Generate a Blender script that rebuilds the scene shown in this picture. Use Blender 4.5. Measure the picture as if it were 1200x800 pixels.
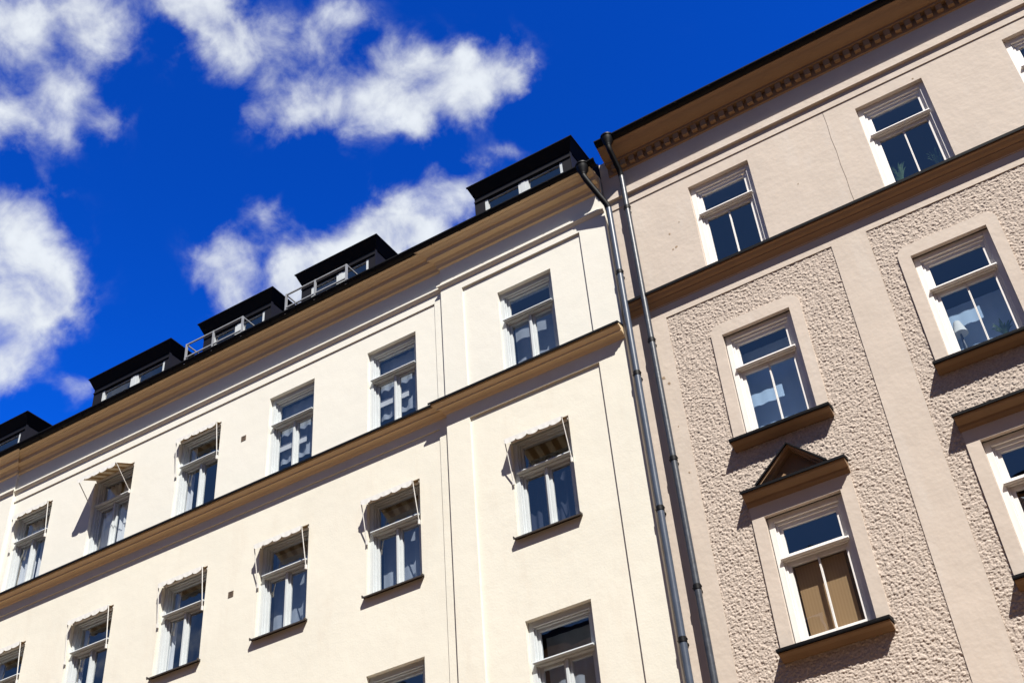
import bpy, bmesh, math, random
import numpy as np
from mathutils import Vector, Matrix

for o in list(bpy.data.objects):
    bpy.data.objects.remove(o)
scene = bpy.context.scene
COL = scene.collection
random.seed(7)
EYE = 1.6                      # camera height; heights below are given from the eye level

# ------------------------------------------------------------------ camera
cd = bpy.data.cameras.new('camera')
cam = bpy.data.objects.new('camera', cd)
COL.objects.link(cam)
cd.sensor_width = 36.0
cd.lens = 43.675
cd.clip_end = 2000.0
_r = Vector((0.850249, 0.521597, -0.07081))
_u = Vector((0.379319, -0.513864, 0.769455))
_f = Vector((-0.364958, 0.681088, 0.634763))
m = Matrix.Identity(4)
for i in range(3):
    m[i][0] = _r[i]; m[i][1] = _u[i]; m[i][2] = -_f[i]
m[1][3] = -14.0
m[2][3] = EYE
cam.matrix_world = m
scene.camera = cam

# ------------------------------------------------------------------ sun, sky, exposure
SUN = Vector((1.0, -1.0, 1.85)).normalized()          # direction towards the sun
SUN_EL = math.asin(SUN.z)
SUN_ROT = math.radians(135.0)
sd = bpy.data.lights.new('sun', 'SUN')
sd.energy = 4.9
sd.angle = math.radians(0.5)
sd.color = (1.0, 0.955, 0.88)
so = bpy.data.objects.new('sun', sd)
COL.objects.link(so)
so.rotation_euler = (-SUN).to_track_quat('-Z', 'Y').to_euler()
so.location = (20, -30, 50)

scene.view_settings.view_transform = 'Standard'
scene.view_settings.look = 'None'
scene.view_settings.gamma = 1.0
scene.view_settings.use_curve_mapping = False
scene.view_settings.exposure = 0.95

SKY_STRENGTH = 0.10
CLOUDS = [(-0.5539, 0.3051, 0.7747, 0.0294, 0.9),
          (-0.5194, 0.328, 0.7891, 0.0372, 1),
          (-0.5137, 0.3531, 0.782, 0.0256, 0.75),
          (-0.5549, 0.3475, 0.7559, 0.0254, 0.6),
          (-0.5514, 0.3708, 0.7473, 0.0258, 0.62),
          (-0.5401, 0.3947, 0.7433, 0.0187, 0.5),
          (-0.5875, 0.3482, 0.7305, 0.0253, 0.85),
          (-0.5712, 0.3811, 0.727, 0.0154, 0.45),
          (-0.5274, 0.4032, 0.7478, 0.0138, 0.35),
          (-0.452, 0.3803, 0.8069, 0.0249, 0.95),
          (-0.4449, 0.3993, 0.8017, 0.0302, 1.1),
          (-0.4415, 0.4235, 0.791, 0.0242, 1.0),
          (-0.4608, 0.3697, 0.8069, 0.0278, 0.5),
          (-0.4113, 0.4389, 0.7989, 0.0257, 0.5),
          (-0.436, 0.4519, 0.7783, 0.0226, 0.6),
          (-0.4298, 0.4791, 0.7654, 0.0236, 0.65),
          (-0.3729, 0.4581, 0.8069, 0.0271, 0.65),
          (-0.3973, 0.4688, 0.7889, 0.026, 0.4),
          (-0.4036, 0.4958, 0.769, 0.0264, 0.75),
          (-0.3611, 0.4919, 0.7922, 0.0236, 0.5),
          (-0.4543, 0.4629, 0.7612, 0.0163, 0.3),
          (-0.3712, 0.5112, 0.7752, 0.0278, 0.9),
          (-0.3414, 0.5213, 0.7822, 0.0278, 1),
          (-0.3163, 0.5379, 0.7814, 0.0266, 1),
          (-0.2923, 0.5563, 0.7779, 0.024, 0.95),
          (-0.2726, 0.5654, 0.7785, 0.016, 0.75),
          (-0.3478, 0.5416, 0.7653, 0.024, 0.9),
          (-0.3584, 0.5448, 0.7581, 0.0147, 0.5),
          (-0.3148, 0.559, 0.7671, 0.0201, 0.7),
          (-0.2624, 0.5577, 0.7874, 0.0106, 0.3),
          (-0.2754, 0.5437, 0.7928, 0.0145, 0.5),
          (-0.306, 0.5292, 0.7914, 0.0165, 0.6),
          (-0.6227, 0.3897, 0.6785, 0.0378, 1.1),
          (-0.6249, 0.4254, 0.6546, 0.0322, 1.1),
          (-0.6212, 0.4447, 0.6452, 0.025, 1.1),
          (-0.6432, 0.4209, 0.6396, 0.0368, 1.1),
          (-0.6612, 0.4402, 0.6075, 0.0257, 0.9),
          (-0.6712, 0.4492, 0.5896, 0.0183, 0.6),
          (-0.6421, 0.483, 0.5954, 0.0163, 0.36),
          (-0.6121, 0.4603, 0.6429, 0.0126, 0.6),
          (-0.5212, 0.5131, 0.682, 0.0237, 0.85),
          (-0.5355, 0.5214, 0.6643, 0.0198, 0.8),
          (-0.5222, 0.536, 0.6633, 0.0172, 0.7),
          (-0.5201, 0.4957, 0.6955, 0.0131, 0.45),
          (-0.4845, 0.5154, 0.7068, 0.0212, 0.42),
          (-0.473, 0.5198, 0.7113, 0.012, 0.4),
          (-0.4941, 0.5281, 0.6906, 0.0146, 0.4),
          (-0.4015, 0.5809, 0.708, 0.0258, 1.2),
          (-0.4327, 0.5719, 0.6969, 0.0284, 1.2),
          (-0.4651, 0.5591, 0.6863, 0.0269, 1.2),
          (-0.4889, 0.552, 0.6755, 0.0201, 1.1),
          (-0.3848, 0.5925, 0.7077, 0.0204, 1.0),
          (-0.4233, 0.5876, 0.6896, 0.034, 1.2),
          (-0.4654, 0.5821, 0.6668, 0.0338, 1.0),
          (-0.5008, 0.5569, 0.6626, 0.0201, 0.8),
          (-0.358, 0.5788, 0.7327, 0.0203, 0.5),
          (-0.3344, 0.5924, 0.733, 0.0203, 0.48),
          (-0.3048, 0.5951, 0.7436, 0.0108, 0.45),
          (-0.3502, 0.5969, 0.7219, 0.0177, 0.42),
          (-0.6175, 0.2728, 0.7378, 0.068, 1),
          (-0.7052, 0.3142, 0.6356, 0.0843, 1),
          (-0.4374, 0.3041, 0.8463, 0.0708, 1),
          (-0.2975, 0.3843, 0.874, 0.0672, 0.9),
          (-0.0956, 0.4551, 0.8853, 0.083, 0.9),
          (0.0942, 0.5279, 0.8441, 0.0878, 1),
          (-0.6208, 0.1487, 0.7698, 0.0811, 1),
          (0.2375, 0.6753, 0.6983, 0.0811, 0.9)]

world = bpy.data.worlds.new('World')
scene.world = world
world.use_nodes = True
nt = world.node_tree
nt.nodes.clear()
N = nt.nodes.new
L = nt.links.new


def math_node(op, a, b=None, c=None, clamp=False):
    n = N('ShaderNodeMath'); n.operation = op; n.use_clamp = clamp
    for i, v in enumerate((a, b, c)):
        if v is None:
            continue
        if isinstance(v, (int, float)):
            n.inputs[i].default_value = v
        else:
            L(v, n.inputs[i])
    return n.outputs[0]


out = N('ShaderNodeOutputWorld')
bg = N('ShaderNodeBackground')
bg.inputs['Strength'].default_value = SKY_STRENGTH
L(bg.outputs[0], out.inputs['Surface'])
sky = N('ShaderNodeTexSky')
sky.sky_type = 'NISHITA'
sky.sun_disc = False
sky.sun_elevation = SUN_EL
sky.sun_rotation = SUN_ROT
sky.altitude = 0
sky.air_density = 1.0
sky.dust_density = 0.3
sky.ozone_density = 3.0
# polarised, deep blue air: raise the contrast of the sky's own colour
sat = N('ShaderNodeGamma'); sat.inputs[1].default_value = 2.5
L(sky.outputs[0], sat.inputs[0])
tint = N('ShaderNodeMix'); tint.data_type = 'RGBA'; tint.blend_type = 'MULTIPLY'; tint.inputs[0].default_value = 1.0
L(sat.outputs[0], tint.inputs[6]); tint.inputs[7].default_value = (0.018, 0.205, 0.290, 1)

cap = N('ShaderNodeVectorMath'); cap.operation = 'MINIMUM'; L(tint.outputs[2], cap.inputs[0]); cap.inputs[1].default_value = (0.25, 0.85, 3.9)

tc = N('ShaderNodeTexCoord')
DIR = tc.outputs['Generated']
# the half of the sky round the sun is paler and far less saturated
sp0 = N('ShaderNodeSeparateXYZ'); L(DIR, sp0.inputs[0])
sr = N('ShaderNodeMapRange'); sr.interpolation_type = 'SMOOTHSTEP'
sr.inputs['From Min'].default_value = 0.15; sr.inputs['From Max'].default_value = -0.45
L(sp0.outputs['Y'], sr.inputs['Value'])
pale = N('ShaderNodeMix'); pale.data_type = 'RGBA'
L(sr.outputs[0], pale.inputs[0]); L(cap.outputs[0], pale.inputs[6]); pale.inputs[7].default_value = (0.34, 0.78, 2.0, 1)
wn = N('ShaderNodeTexNoise'); wn.inputs['Scale'].default_value = 13.0; wn.inputs['Detail'].default_value = 6.0; wn.inputs['Roughness'].default_value = 0.6
L(DIR, wn.inputs['Vector'])
ws = N('ShaderNodeVectorMath'); ws.operation = 'SUBTRACT'; L(wn.outputs['Color'], ws.inputs[0]); ws.inputs[1].default_value = (0.5, 0.5, 0.5)
wm = N('ShaderNodeVectorMath'); wm.operation = 'MULTIPLY_ADD'; L(ws.outputs[0], wm.inputs[0]); wm.inputs[1].default_value = (0.05, 0.05, 0.05); L(DIR, wm.inputs[2])
wnn = N('ShaderNodeVectorMath'); wnn.operation = 'NORMALIZE'; L(wm.outputs[0], wnn.inputs[0])
acc = None
for (dx, dy, dz, a, w) in CLOUDS:
    d = N('ShaderNodeVectorMath'); d.operation = 'DOT_PRODUCT'
    L(wnn.outputs[0], d.inputs[0]); d.inputs[1].default_value = (dx, dy, dz)
    k = 3.1 / (a * a)
    e = math_node('POWER', math.e, math_node('MULTIPLY_ADD', d.outputs['Value'], k, -k))
    acc = math_node('MULTIPLY_ADD', e, w, acc if acc is not None else 0.0)
acc = math_node('MINIMUM', acc, 1.25)
# broken cloud over the rest of the sky, behind the viewer (seen only as reflections)
sep = N('ShaderNodeSeparateXYZ'); L(DIR, sep.inputs[0])
back = math_node('MULTIPLY', sep.outputs['Y'], -3.0, clamp=True)
bn = N('ShaderNodeTexNoise'); bn.inputs['Scale'].default_value = 3.2; bn.inputs['Detail'].default_value = 3.0
L(DIR, bn.inputs['Vector'])
bm_ = math_node('MULTIPLY', math_node('MULTIPLY', math_node('SUBTRACT', bn.outputs['Fac'], 0.55), 5.0, clamp=True), back)
acc = math_node('ADD', acc, bm_)
fb = N('ShaderNodeTexNoise'); fb.inputs['Scale'].default_value = 24.0; fb.inputs['Detail'].default_value = 9.0; fb.inputs['Roughness'].default_value = 0.57; fb.inputs['Distortion'].default_value = 0.25
L(DIR, fb.inputs['Vector'])
fv = math_node('SUBTRACT', fb.outputs['Fac'], 0.5)
thick = math_node('ADD', acc, math_node('MULTIPLY', fv, 2.7))
mr = N('ShaderNodeMapRange'); mr.interpolation_type = 'SMOOTHSTEP'
mr.inputs['From Min'].default_value = 0.09; mr.inputs['From Max'].default_value = 1.50
L(thick, mr.inputs['Value'])
# never any veil where no cloud stands
gate = math_node('MULTIPLY', acc, 3.0, clamp=True)
cover = math_node('MULTIPLY', mr.outputs[0], gate)
body = math_node('MULTIPLY_ADD', fv, 0.55, 0.80)
body = math_node('MULTIPLY_ADD', acc, 0.12, body)
cc = N('ShaderNodeMix'); cc.data_type = 'RGBA'; cc.blend_type = 'MIX'
CB = 0.47
lo = N('ShaderNodeCombineColor')
for i, t in enumerate((0.90, 0.955, 1.03)):
    L(math_node('MULTIPLY', body, CB * t / SKY_STRENGTH), lo.inputs[i])
L(cover, cc.inputs[0]); L(pale.outputs[2], cc.inputs[6]); L(lo.outputs[0], cc.inputs[7])
L(cc.outputs[2], bg.inputs['Color'])


# ------------------------------------------------------------------ materials
def material(name, color, rough=0.8, metallic=0.0, spec=0.3, vary=0.0, vscale=2.0, bump=0.0, bscale=60.0, stain=None, wave=0.0):
    mt = bpy.data.materials.new(name)
    mt.use_nodes = True
    t = mt.node_tree
    p = t.nodes['Principled BSDF']
    p.inputs['Base Color'].default_value = (*color, 1)
    p.inputs['Roughness'].default_value = rough
    p.inputs['Metallic'].default_value = metallic
    p.inputs['Specular IOR Level'].default_value = spec
    geo = t.nodes.new('ShaderNodeNewGeometry')
    pos = geo.outputs['Position']
    if vary > 0:
        n = t.nodes.new('ShaderNodeTexNoise')
        n.inputs['Scale'].default_value = vscale
        n.inputs['Detail'].default_value = 7
        n.inputs['Roughness'].default_value = 0.62
        t.links.new(pos, n.inputs['Vector'])
        r = t.nodes.new('ShaderNodeMapRange')
        r.inputs['From Min'].default_value = 0.3
        r.inputs['From Max'].default_value = 0.7
        r.inputs['To Min'].default_value = 1 - vary
        r.inputs['To Max'].default_value = 1 + vary
        t.links.new(n.outputs['Fac'], r.inputs['Value'])
        mx = t.nodes.new('ShaderNodeMix'); mx.data_type = 'RGBA'; mx.blend_type = 'MULTIPLY'
        mx.inputs[0].default_value = 1
        mx.inputs[6].default_value = (*color, 1)
        t.links.new(r.outputs[0], mx.inputs[7])
        last = mx.outputs[2]
        if stain:
            # soft vertical weathering runs and blotches of a second tone
            mp = t.nodes.new('ShaderNodeMapping'); mp.inputs['Scale'].default_value = (1.6, 1.6, 0.35)
            t.links.new(pos, mp.inputs['Vector'])
            n2 = t.nodes.new('ShaderNodeTexNoise'); n2.inputs['Scale'].default_value = 1.3; n2.inputs['Detail'].default_value = 8; n2.inputs['Roughness'].default_value = 0.7
            t.links.new(mp.outputs[0], n2.inputs['Vector'])
            r2 = t.nodes.new('ShaderNodeMapRange'); r2.inputs['From Min'].default_value = 0.52; r2.inputs['From Max'].default_value = 0.78
            r2.inputs['To Max'].default_value = stain[3]
            t.links.new(n2.outputs['Fac'], r2.inputs['Value'])
            m2 = t.nodes.new('ShaderNodeMix'); m2.data_type = 'RGBA'
            t.links.new(r2.outputs[0], m2.inputs[0]); t.links.new(last, m2.inputs[6]); m2.inputs[7].default_value = (*stain[:3], 1)
            last = m2.outputs[2]
        t.links.new(last, p.inputs['Base Color'])
    if bump > 0:
        n = t.nodes.new('ShaderNodeTexNoise')
        n.inputs['Scale'].default_value = bscale
        n.inputs['Detail'].default_value = 5
        t.links.new(pos, n.inputs['Vector'])
        b = t.nodes.new('ShaderNodeBump')
        b.inputs['Strength'].default_value = bump
        b.inputs['Distance'].default_value = 0.02
        hsock = n.outputs['Fac']
        if wave > 0:
            n3 = t.nodes.new('ShaderNodeTexNoise'); n3.inputs['Scale'].default_value = 3.5; n3.inputs['Detail'].default_value = 3
            t.links.new(pos, n3.inputs['Vector'])
            ma = t.nodes.new('ShaderNodeMath'); ma.operation = 'MULTIPLY_ADD'
            t.links.new(n3.outputs['Fac'], ma.inputs[0]); ma.inputs[1].default_value = wave; t.links.new(hsock, ma.inputs[2])
            hsock = ma.outputs[0]
        t.links.new(hsock, b.inputs['Height'])
        t.links.new(b.outputs[0], p.inputs['Normal'])
    return mt


M = {}
M['cream'] = material('cream_stucco', (0.68, 0.652, 0.565), 0.9, vary=0.035, vscale=0.8, bump=0.09, bscale=35, wave=3.2, stain=(0.62, 0.565, 0.475, 0.7))
M['cream_up'] = material('pale_cream_stucco', (0.685, 0.667, 0.60), 0.9, vary=0.025, vscale=0.8, bump=0.09, bscale=35, wave=3.2)
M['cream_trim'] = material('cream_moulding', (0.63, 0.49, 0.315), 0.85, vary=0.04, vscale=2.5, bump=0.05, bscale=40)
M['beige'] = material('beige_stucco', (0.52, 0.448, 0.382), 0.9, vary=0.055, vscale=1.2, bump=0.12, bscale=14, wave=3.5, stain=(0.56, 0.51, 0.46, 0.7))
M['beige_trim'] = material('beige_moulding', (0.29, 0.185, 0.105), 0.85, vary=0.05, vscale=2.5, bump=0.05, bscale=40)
M['brown_stone'] = material('brown_painted_stone', (0.21, 0.135, 0.08), 0.85, vary=0.08, vscale=3)
M['rough'] = material('beige_roughcast', (0.455, 0.385, 0.33), 0.95, vary=0.28, vscale=45.0, bump=0.25, bscale=90)
M['black'] = material('black_sheet_metal', (0.006, 0.006, 0.007), 0.55, metallic=0.0, spec=0.12, vary=0.2, vscale=3, bump=0.03, bscale=8)
M['darkwall'] = material('dark_dormer_sheet', (0.009, 0.008, 0.010), 0.55, spec=0.2, vary=0.2, vscale=4, bump=0.04, bscale=8)
M['pipe'] = material('blue_grey_painted_pipe', (0.05, 0.065, 0.095), 0.38, spec=0.5, vary=0.15, vscale=6, bump=0.06, bscale=12)
M['pipe_worn'] = material('worn_grey_pipe', (0.035, 0.041, 0.053), 0.4, spec=0.5, vary=0.35, vscale=14, bump=0.10, bscale=18)
M['pipe_dark'] = material('black_pipe', (0.005, 0.005, 0.006), 0.5, spec=0.15, vary=0.3, vscale=9, bump=0.05, bscale=12)
M['white'] = material('white_window_paint', (0.50, 0.53, 0.54), 0.5, spec=0.35, vary=0.04, vscale=5, bump=0.03, bscale=30)
M['frame_cream'] = material('cream_window_paint', (0.70, 0.675, 0.645), 0.5, spec=0.35, vary=0.04, vscale=5, bump=0.03, bscale=30)
M['brown_sill'] = material('dark_brown_sheet_sill', (0.045, 0.038, 0.034), 0.5, spec=0.35, vary=0.2, vscale=6)
M['galv'] = material('galvanised_steel', (0.33, 0.34, 0.35), 0.5, metallic=0.3, vary=0.12, vscale=9)
M['valance'] = material('off_white_awning_cloth', (0.64, 0.63, 0.60), 0.9, vary=0.04, vscale=8)
M['grille'] = material('rusty_vent', (0.16, 0.12, 0.09), 0.8, vary=0.3, vscale=40)
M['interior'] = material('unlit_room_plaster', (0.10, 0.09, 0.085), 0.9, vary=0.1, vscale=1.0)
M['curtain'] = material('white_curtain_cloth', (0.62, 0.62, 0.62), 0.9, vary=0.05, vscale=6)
M['sheer'] = material('grey_blue_curtain_cloth', (0.30, 0.33, 0.38), 0.9, vary=0.12, vscale=3)
M['pale'] = material('reflection_blue_curtain_cloth', (0.45, 0.60, 0.78), 0.9, vary=0.05, vscale=3)  # blue of shade and pane reflection put into the cloth colour
M['navycloth'] = material('dark_blue_curtain_cloth', (0.03, 0.035, 0.055), 0.9, vary=0.1, vscale=3)
M['board'] = material('pale_board', (0.55, 0.58, 0.60), 0.7, vary=0.05)
M['lampshade'] = material('pale_lampshade_cloth', (0.60, 0.62, 0.60), 0.9, vary=0.03)
M['lampfoot'] = material('dark_lamp_foot', (0.04, 0.05, 0.06), 0.4)
M['leaf'] = material('green_leaf', (0.07, 0.13, 0.05), 0.5, vary=0.3, vscale=30)
M['pot'] = material('clay_pot', (0.25, 0.12, 0.07), 0.8, vary=0.1)
M['crack'] = material('dark_hairline_crack', (0.16, 0.12, 0.09), 0.9)
M['chip'] = material('bare_plaster_patch', (0.30, 0.22, 0.15), 0.95, vary=0.3, vscale=40)
M['ochre'] = material('ochre_stucco', (0.33, 0.20, 0.095), 0.9, vary=0.06, vscale=0.8)
M['street'] = material('sandy_paving', (0.22, 0.14, 0.075), 0.9, vary=0.12, vscale=0.7, bump=0.2, bscale=4)
M['pave'] = material('pale_stone_pavement', (0.26, 0.165, 0.085), 0.9, vary=0.1, vscale=1.5, bump=0.15, bscale=6)


def stripes(name, a, b, period):
    mt = bpy.data.materials.new(name); mt.use_nodes = True
    t = mt.node_tree; p = t.nodes['Principled BSDF']; p.inputs['Roughness'].default_value = 0.9
    tcn = t.nodes.new('ShaderNodeTexCoord')
    sx = t.nodes.new('ShaderNodeSeparateXYZ'); t.links.new(tcn.outputs['Object'], sx.inputs[0])
    f = t.nodes.new('ShaderNodeMath'); f.operation = 'MULTIPLY'; f.inputs[1].default_value = 1 / period
    t.links.new(sx.outputs[0], f.inputs[0])
    fr = t.nodes.new('ShaderNodeMath'); fr.operation = 'FRACT'; t.links.new(f.outputs[0], fr.inputs[0])
    gt = t.nodes.new('ShaderNodeMath'); gt.operation = 'GREATER_THAN'; gt.inputs[1].default_value = 0.5
    t.links.new(fr.outputs[0], gt.inputs[0])
    mx = t.nodes.new('ShaderNodeMix'); mx.data_type = 'RGBA'
    t.links.new(gt.outputs[0], mx.inputs[0]); mx.inputs[6].default_value = (*a, 1); mx.inputs[7].default_value = (*b, 1)
    t.links.new(mx.outputs[2], p.inputs['Base Color'])
    tr = t.nodes.new('ShaderNodeBsdfTranslucent'); t.links.new(mx.outputs[2], tr.inputs['Color'])
    ms = t.nodes.new('ShaderNodeMixShader'); ms.inputs[0].default_value = 0.10
    t.links.new(p.outputs[0], ms.inputs[1]); t.links.new(tr.outputs[0], ms.inputs[2])
    t.links.new(ms.outputs[0], t.nodes['Material Output'].inputs['Surface'])
    return mt


M['awning'] = stripes('striped_awning_cloth', (0.17, 0.10, 0.04), (0.36, 0.28, 0.18), 0.21)
M['blind'] = stripes('bamboo_blind', (0.47, 0.29, 0.135), (0.43, 0.26, 0.12), 0.04)


def glass(name, f0, tint):
    mt = bpy.data.materials.new(name); mt.use_nodes = True
    t = mt.node_tree
    for n in list(t.nodes):
        t.nodes.remove(n)
    o = t.nodes.new('ShaderNodeOutputMaterial')
    ms = t.nodes.new('ShaderNodeMixShader')
    lw = t.nodes.new('ShaderNodeLayerWeight'); lw.inputs['Blend'].default_value = 0.5
    p5 = t.nodes.new('ShaderNodeMath'); p5.operation = 'POWER'; t.links.new(lw.outputs['Facing'], p5.inputs[0]); p5.inputs[1].default_value = 5
    fr = t.nodes.new('ShaderNodeMath'); fr.operation = 'MULTIPLY_ADD'; t.links.new(p5.outputs[0], fr.inputs[0]); fr.inputs[1].default_value = 1 - f0; fr.inputs[2].default_value = f0
    tr = t.nodes.new('ShaderNodeBsdfTransparent'); tr.inputs[0].default_value = (*tint, 1)
    gl = t.nodes.new('ShaderNodeBsdfGlossy'); gl.inputs['Roughness'].default_value = 0.015
    gl.inputs['Color'].default_value = (1, 1, 1, 1)
    # old panes are never quite flat
    geo = t.nodes.new('ShaderNodeNewGeometry')
    nz = t.nodes.new('ShaderNodeTexNoise'); nz.inputs['Scale'].default_value = 2.2; nz.inputs['Detail'].default_value = 1.5
    t.links.new(geo.outputs['Position'], nz.inputs['Vector'])
    b = t.nodes.new('ShaderNodeBump'); b.inputs['Strength'].default_value = 0.13; b.inputs['Distance'].default_value = 0.02
    t.links.new(nz.outputs['Fac'], b.inputs['Height'])
    t.links.new(b.outputs[0], gl.inputs['Normal'])
    t.links.new(fr.outputs[0], ms.inputs[0]); t.links.new(tr.outputs[0], ms.inputs[1]); t.links.new(gl.outputs[0], ms.inputs[2])
    t.links.new(ms.outputs[0], o.inputs['Surface'])
    return mt


M['glass'] = glass('double_window_glass', 0.18, (0.84, 0.88, 0.92))


# ------------------------------------------------------------------ mesh helpers
# points are (x, o, z): x along the street front, o metres OUT from the wall face, z above eye level
WORLD = {}


class MB:
    def __init__(self):
        self.v = []; self.f = []; self.mi = []; self.cur = 0

    def add(self, pts, faces):
        b = len(self.v)
        self.v += [(p[0], -p[1], p[2]) for p in pts]
        for f in faces:
            self.f.append([b + i for i in f]); self.mi.append(self.cur)

    def quad(self, a, b, c, d):
        self.add([a, b, c, d], [(0, 1, 2, 3)])

    def box(self, x0, x1, o0, o1, z0, z1):
        p = [(x, o, z) for z in (z0, z1) for o in (o0, o1) for x in (x0, x1)]
        self.add(p, [(0, 1, 3, 2), (4, 6, 7, 5), (0, 4, 5, 1), (2, 3, 7, 6), (0, 2, 6, 4), (1, 5, 7, 3)])

    def prism(self, poly, o0, o1):
        n = len(poly)
        p = [(x, o0, z) for x, z in poly] + [(x, o1, z) for x, z in poly]
        self.add(p, [tuple(range(n)), tuple(range(2 * n - 1, n - 1, -1))] + [(i, i + n, (i + 1) % n + n, (i + 1) % n) for i in range(n)])

    def run(self, prof, x0, x1, base=0.0, m0=0.0, m1=0.0):
        """extrude a moulding profile of (out, z) along x; m0/m1 mitre the ends for a return"""
        n = len(prof)
        p = [(x0 + m0 * d, base + d, z) for d, z in prof] + [(x1 + m1 * d, base + d, z) for d, z in prof]
        self.add(p, [tuple(range(n)), tuple(range(2 * n - 1, n - 1, -1))] + [(i, i + n, (i + 1) % n + n, (i + 1) % n) for i in range(n)])

    def bar(self, a, b, w, h=None):
        h = h or w
        a = Vector(a); b = Vector(b)
        d = (b - a).normalized()
        ref = Vector((0, 0, 1)) if abs(d.z) < 0.9 else Vector((1, 0, 0))
        s = d.cross(ref).normalized() * w / 2; t = d.cross(s).normalized() * h / 2
        p = [tuple(q + i * s + j * t) for q in (a, b) for i, j in ((-1, -1), (1, -1), (1, 1), (-1, 1))]
        self.add(p, [(0, 1, 2, 3), (7, 6, 5, 4)] + [(i, i + 4, (i + 1) % 4 + 4, (i + 1) % 4) for i in range(4)])

    def tube(self, path, r, seg=14):
        path = [Vector(p) for p in path]
        rr = r if isinstance(r, (list, tuple)) else [r] * len(path)
        prev = None; pts = []; faces = []
        for k, p in enumerate(path):
            if k == 0:
                d = path[1] - p
            elif k == len(path) - 1:
                d = p - path[k - 1]
            else:
                d = (path[k + 1] - p).normalized() + (p - path[k - 1]).normalized()
            d.normalize()
            if prev is None:
                ref = Vector((0, 1, 0)) if abs(d.y) < 0.9 else Vector((1, 0, 0))
                s = d.cross(ref).normalized()
            else:
                s = (prev - d * prev.dot(d)).normalized()
            prev = s; t = d.cross(s)
            for i in range(seg):
                a = 2 * math.pi * i / seg
                pts.append(tuple(p + s * math.cos(a) * rr[k] + t * math.sin(a) * rr[k]))
        for k in range(len(path) - 1):
            for i in range(seg):
                j = (i + 1) % seg
                faces.append((k * seg + i, k * seg + j, (k + 1) * seg + j, (k + 1) * seg + i))
        faces.append(tuple(range(seg - 1, -1, -1)))
        faces.append(tuple((len(path) - 1) * seg + i for i in range(seg)))
        self.add(pts, faces)

    def panel(self, x0, x1, z0, z1, o, holes=(), back=-0.36):
        """a wall slab with real rectangular openings"""
        xs = sorted({x0, x1} | {min(max(h[k], x0), x1) for h in holes for k in (0, 1)})
        zs = sorted({z0, z1} | {min(max(h[k], z0), z1) for h in holes for k in (2, 3)})
        for i in range(len(xs) - 1):
            for j in range(len(zs) - 1):
                cx = (xs[i] + xs[i + 1]) / 2; cz = (zs[j] + zs[j + 1]) / 2
                if any(h[0] < cx < h[1] and h[2] < cz < h[3] for h in holes):
                    continue
                self.quad((xs[i], o, zs[j]), (xs[i + 1], o, zs[j]), (xs[i + 1], o, zs[j + 1]), (xs[i], o, zs[j + 1]))
                self.quad((xs[i], back, zs[j]), (xs[i], back, zs[j + 1]), (xs[i + 1], back, zs[j + 1]), (xs[i + 1], back, zs[j]))
        for (a, b, c, d) in list(holes) + [(x0, x1, z0, z1)]:
            self.quad((a, o, c), (a, o, d), (a, back, d), (a, back, c))
            self.quad((b, o, c), (b, back, c), (b, back, d), (b, o, d))
            self.quad((a, o, c), (a, back, c), (b, back, c), (b, o, c))
            self.quad((a, o, d), (b, o, d), (b, back, d), (a, back, d))

    def build(self, name, mat, parent=None, local=False, smooth=False, bevel=0.0, recalc=True):
        me = bpy.data.meshes.new(name)
        off = Vector((0, 0, 0))
        if not local:
            off = Vector((0, 0, EYE)) - (WORLD[parent.name] if parent else Vector((0, 0, 0)))
        me.from_pydata([tuple(Vector(p) + off) for p in self.v], [], self.f)
        mats = mat if isinstance(mat, (list, tuple)) else [mat]
        for x in mats:
            me.materials.append(x)
        if len(mats) > 1:
            me.polygons.foreach_set('material_index', self.mi)
        if recalc:
            b = bmesh.new(); b.from_mesh(me)
            bmesh.ops.recalc_face_normals(b, faces=b.faces)
            b.to_mesh(me); b.free()
        if smooth:
            me.polygons.foreach_set('use_smooth', [True] * len(me.polygons))
            try:
                me.set_sharp_from_angle(angle=math.radians(38))
            except Exception:
                pass
        me.update()
        o = bpy.data.objects.new(name, me)
        COL.objects.link(o)
        if parent:
            o.parent = parent
            WORLD[o.name] = WORLD[parent.name].copy()
        else:
            WORLD[o.name] = Vector((0, 0, 0))
        if bevel:
            md = o.modifiers.new('bevel', 'BEVEL'); md.width = bevel; md.segments = 2; md.limit_method = 'ANGLE'; md.angle_limit = math.radians(40)
            md.harden_normals = False
        return o


def tag(o, label=None, cat=None, group=None, kind=None):
    if label: o['label'] = label
    if cat: o['category'] = cat
    if group: o['group'] = group
    if kind: o['kind'] = kind
    return o


def thing(name, loc, label, cat, group=None):
    """loc is in (x, o, z-above-eye)"""
    o = bpy.data.objects.new(name, None)
    o.empty_display_size = 0.3
    COL.objects.link(o)
    o.location = (loc[0], -loc[1], loc[2] + EYE)
    WORLD[o.name] = Vector(o.location)
    return tag(o, label, cat, group)


def copy_tree(o, parent=None):
    c = o.copy(); COL.objects.link(c); c.parent = parent
    if parent:
        c.matrix_parent_inverse = Matrix.Identity(4)
    for ch in o.children:
        copy_tree(ch, c)
    return c


def place(o, loc, parent=None):
    w = Vector((loc[0], -loc[1], loc[2] + EYE))
    o.location = w - (WORLD[parent.name] if parent else Vector((0, 0, 0)))
    WORLD[o.name] = w
    return o


def ring(b, x0, x1, z0, z1, t, o0, o1, tb=None, tt=None):
    tb = t if tb is None else tb; tt = t if tt is None else tt
    b.box(x0, x0 + t, o0, o1, z0, z1)
    b.box(x1 - t, x1, o0, o1, z0, z1)
    b.box(x0 + t, x1 - t, o0, o1, z0, z0 + tb)
    b.box(x0 + t, x1 - t, o0, o1, z1 - tt, z1)


GZ = -EYE
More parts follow.
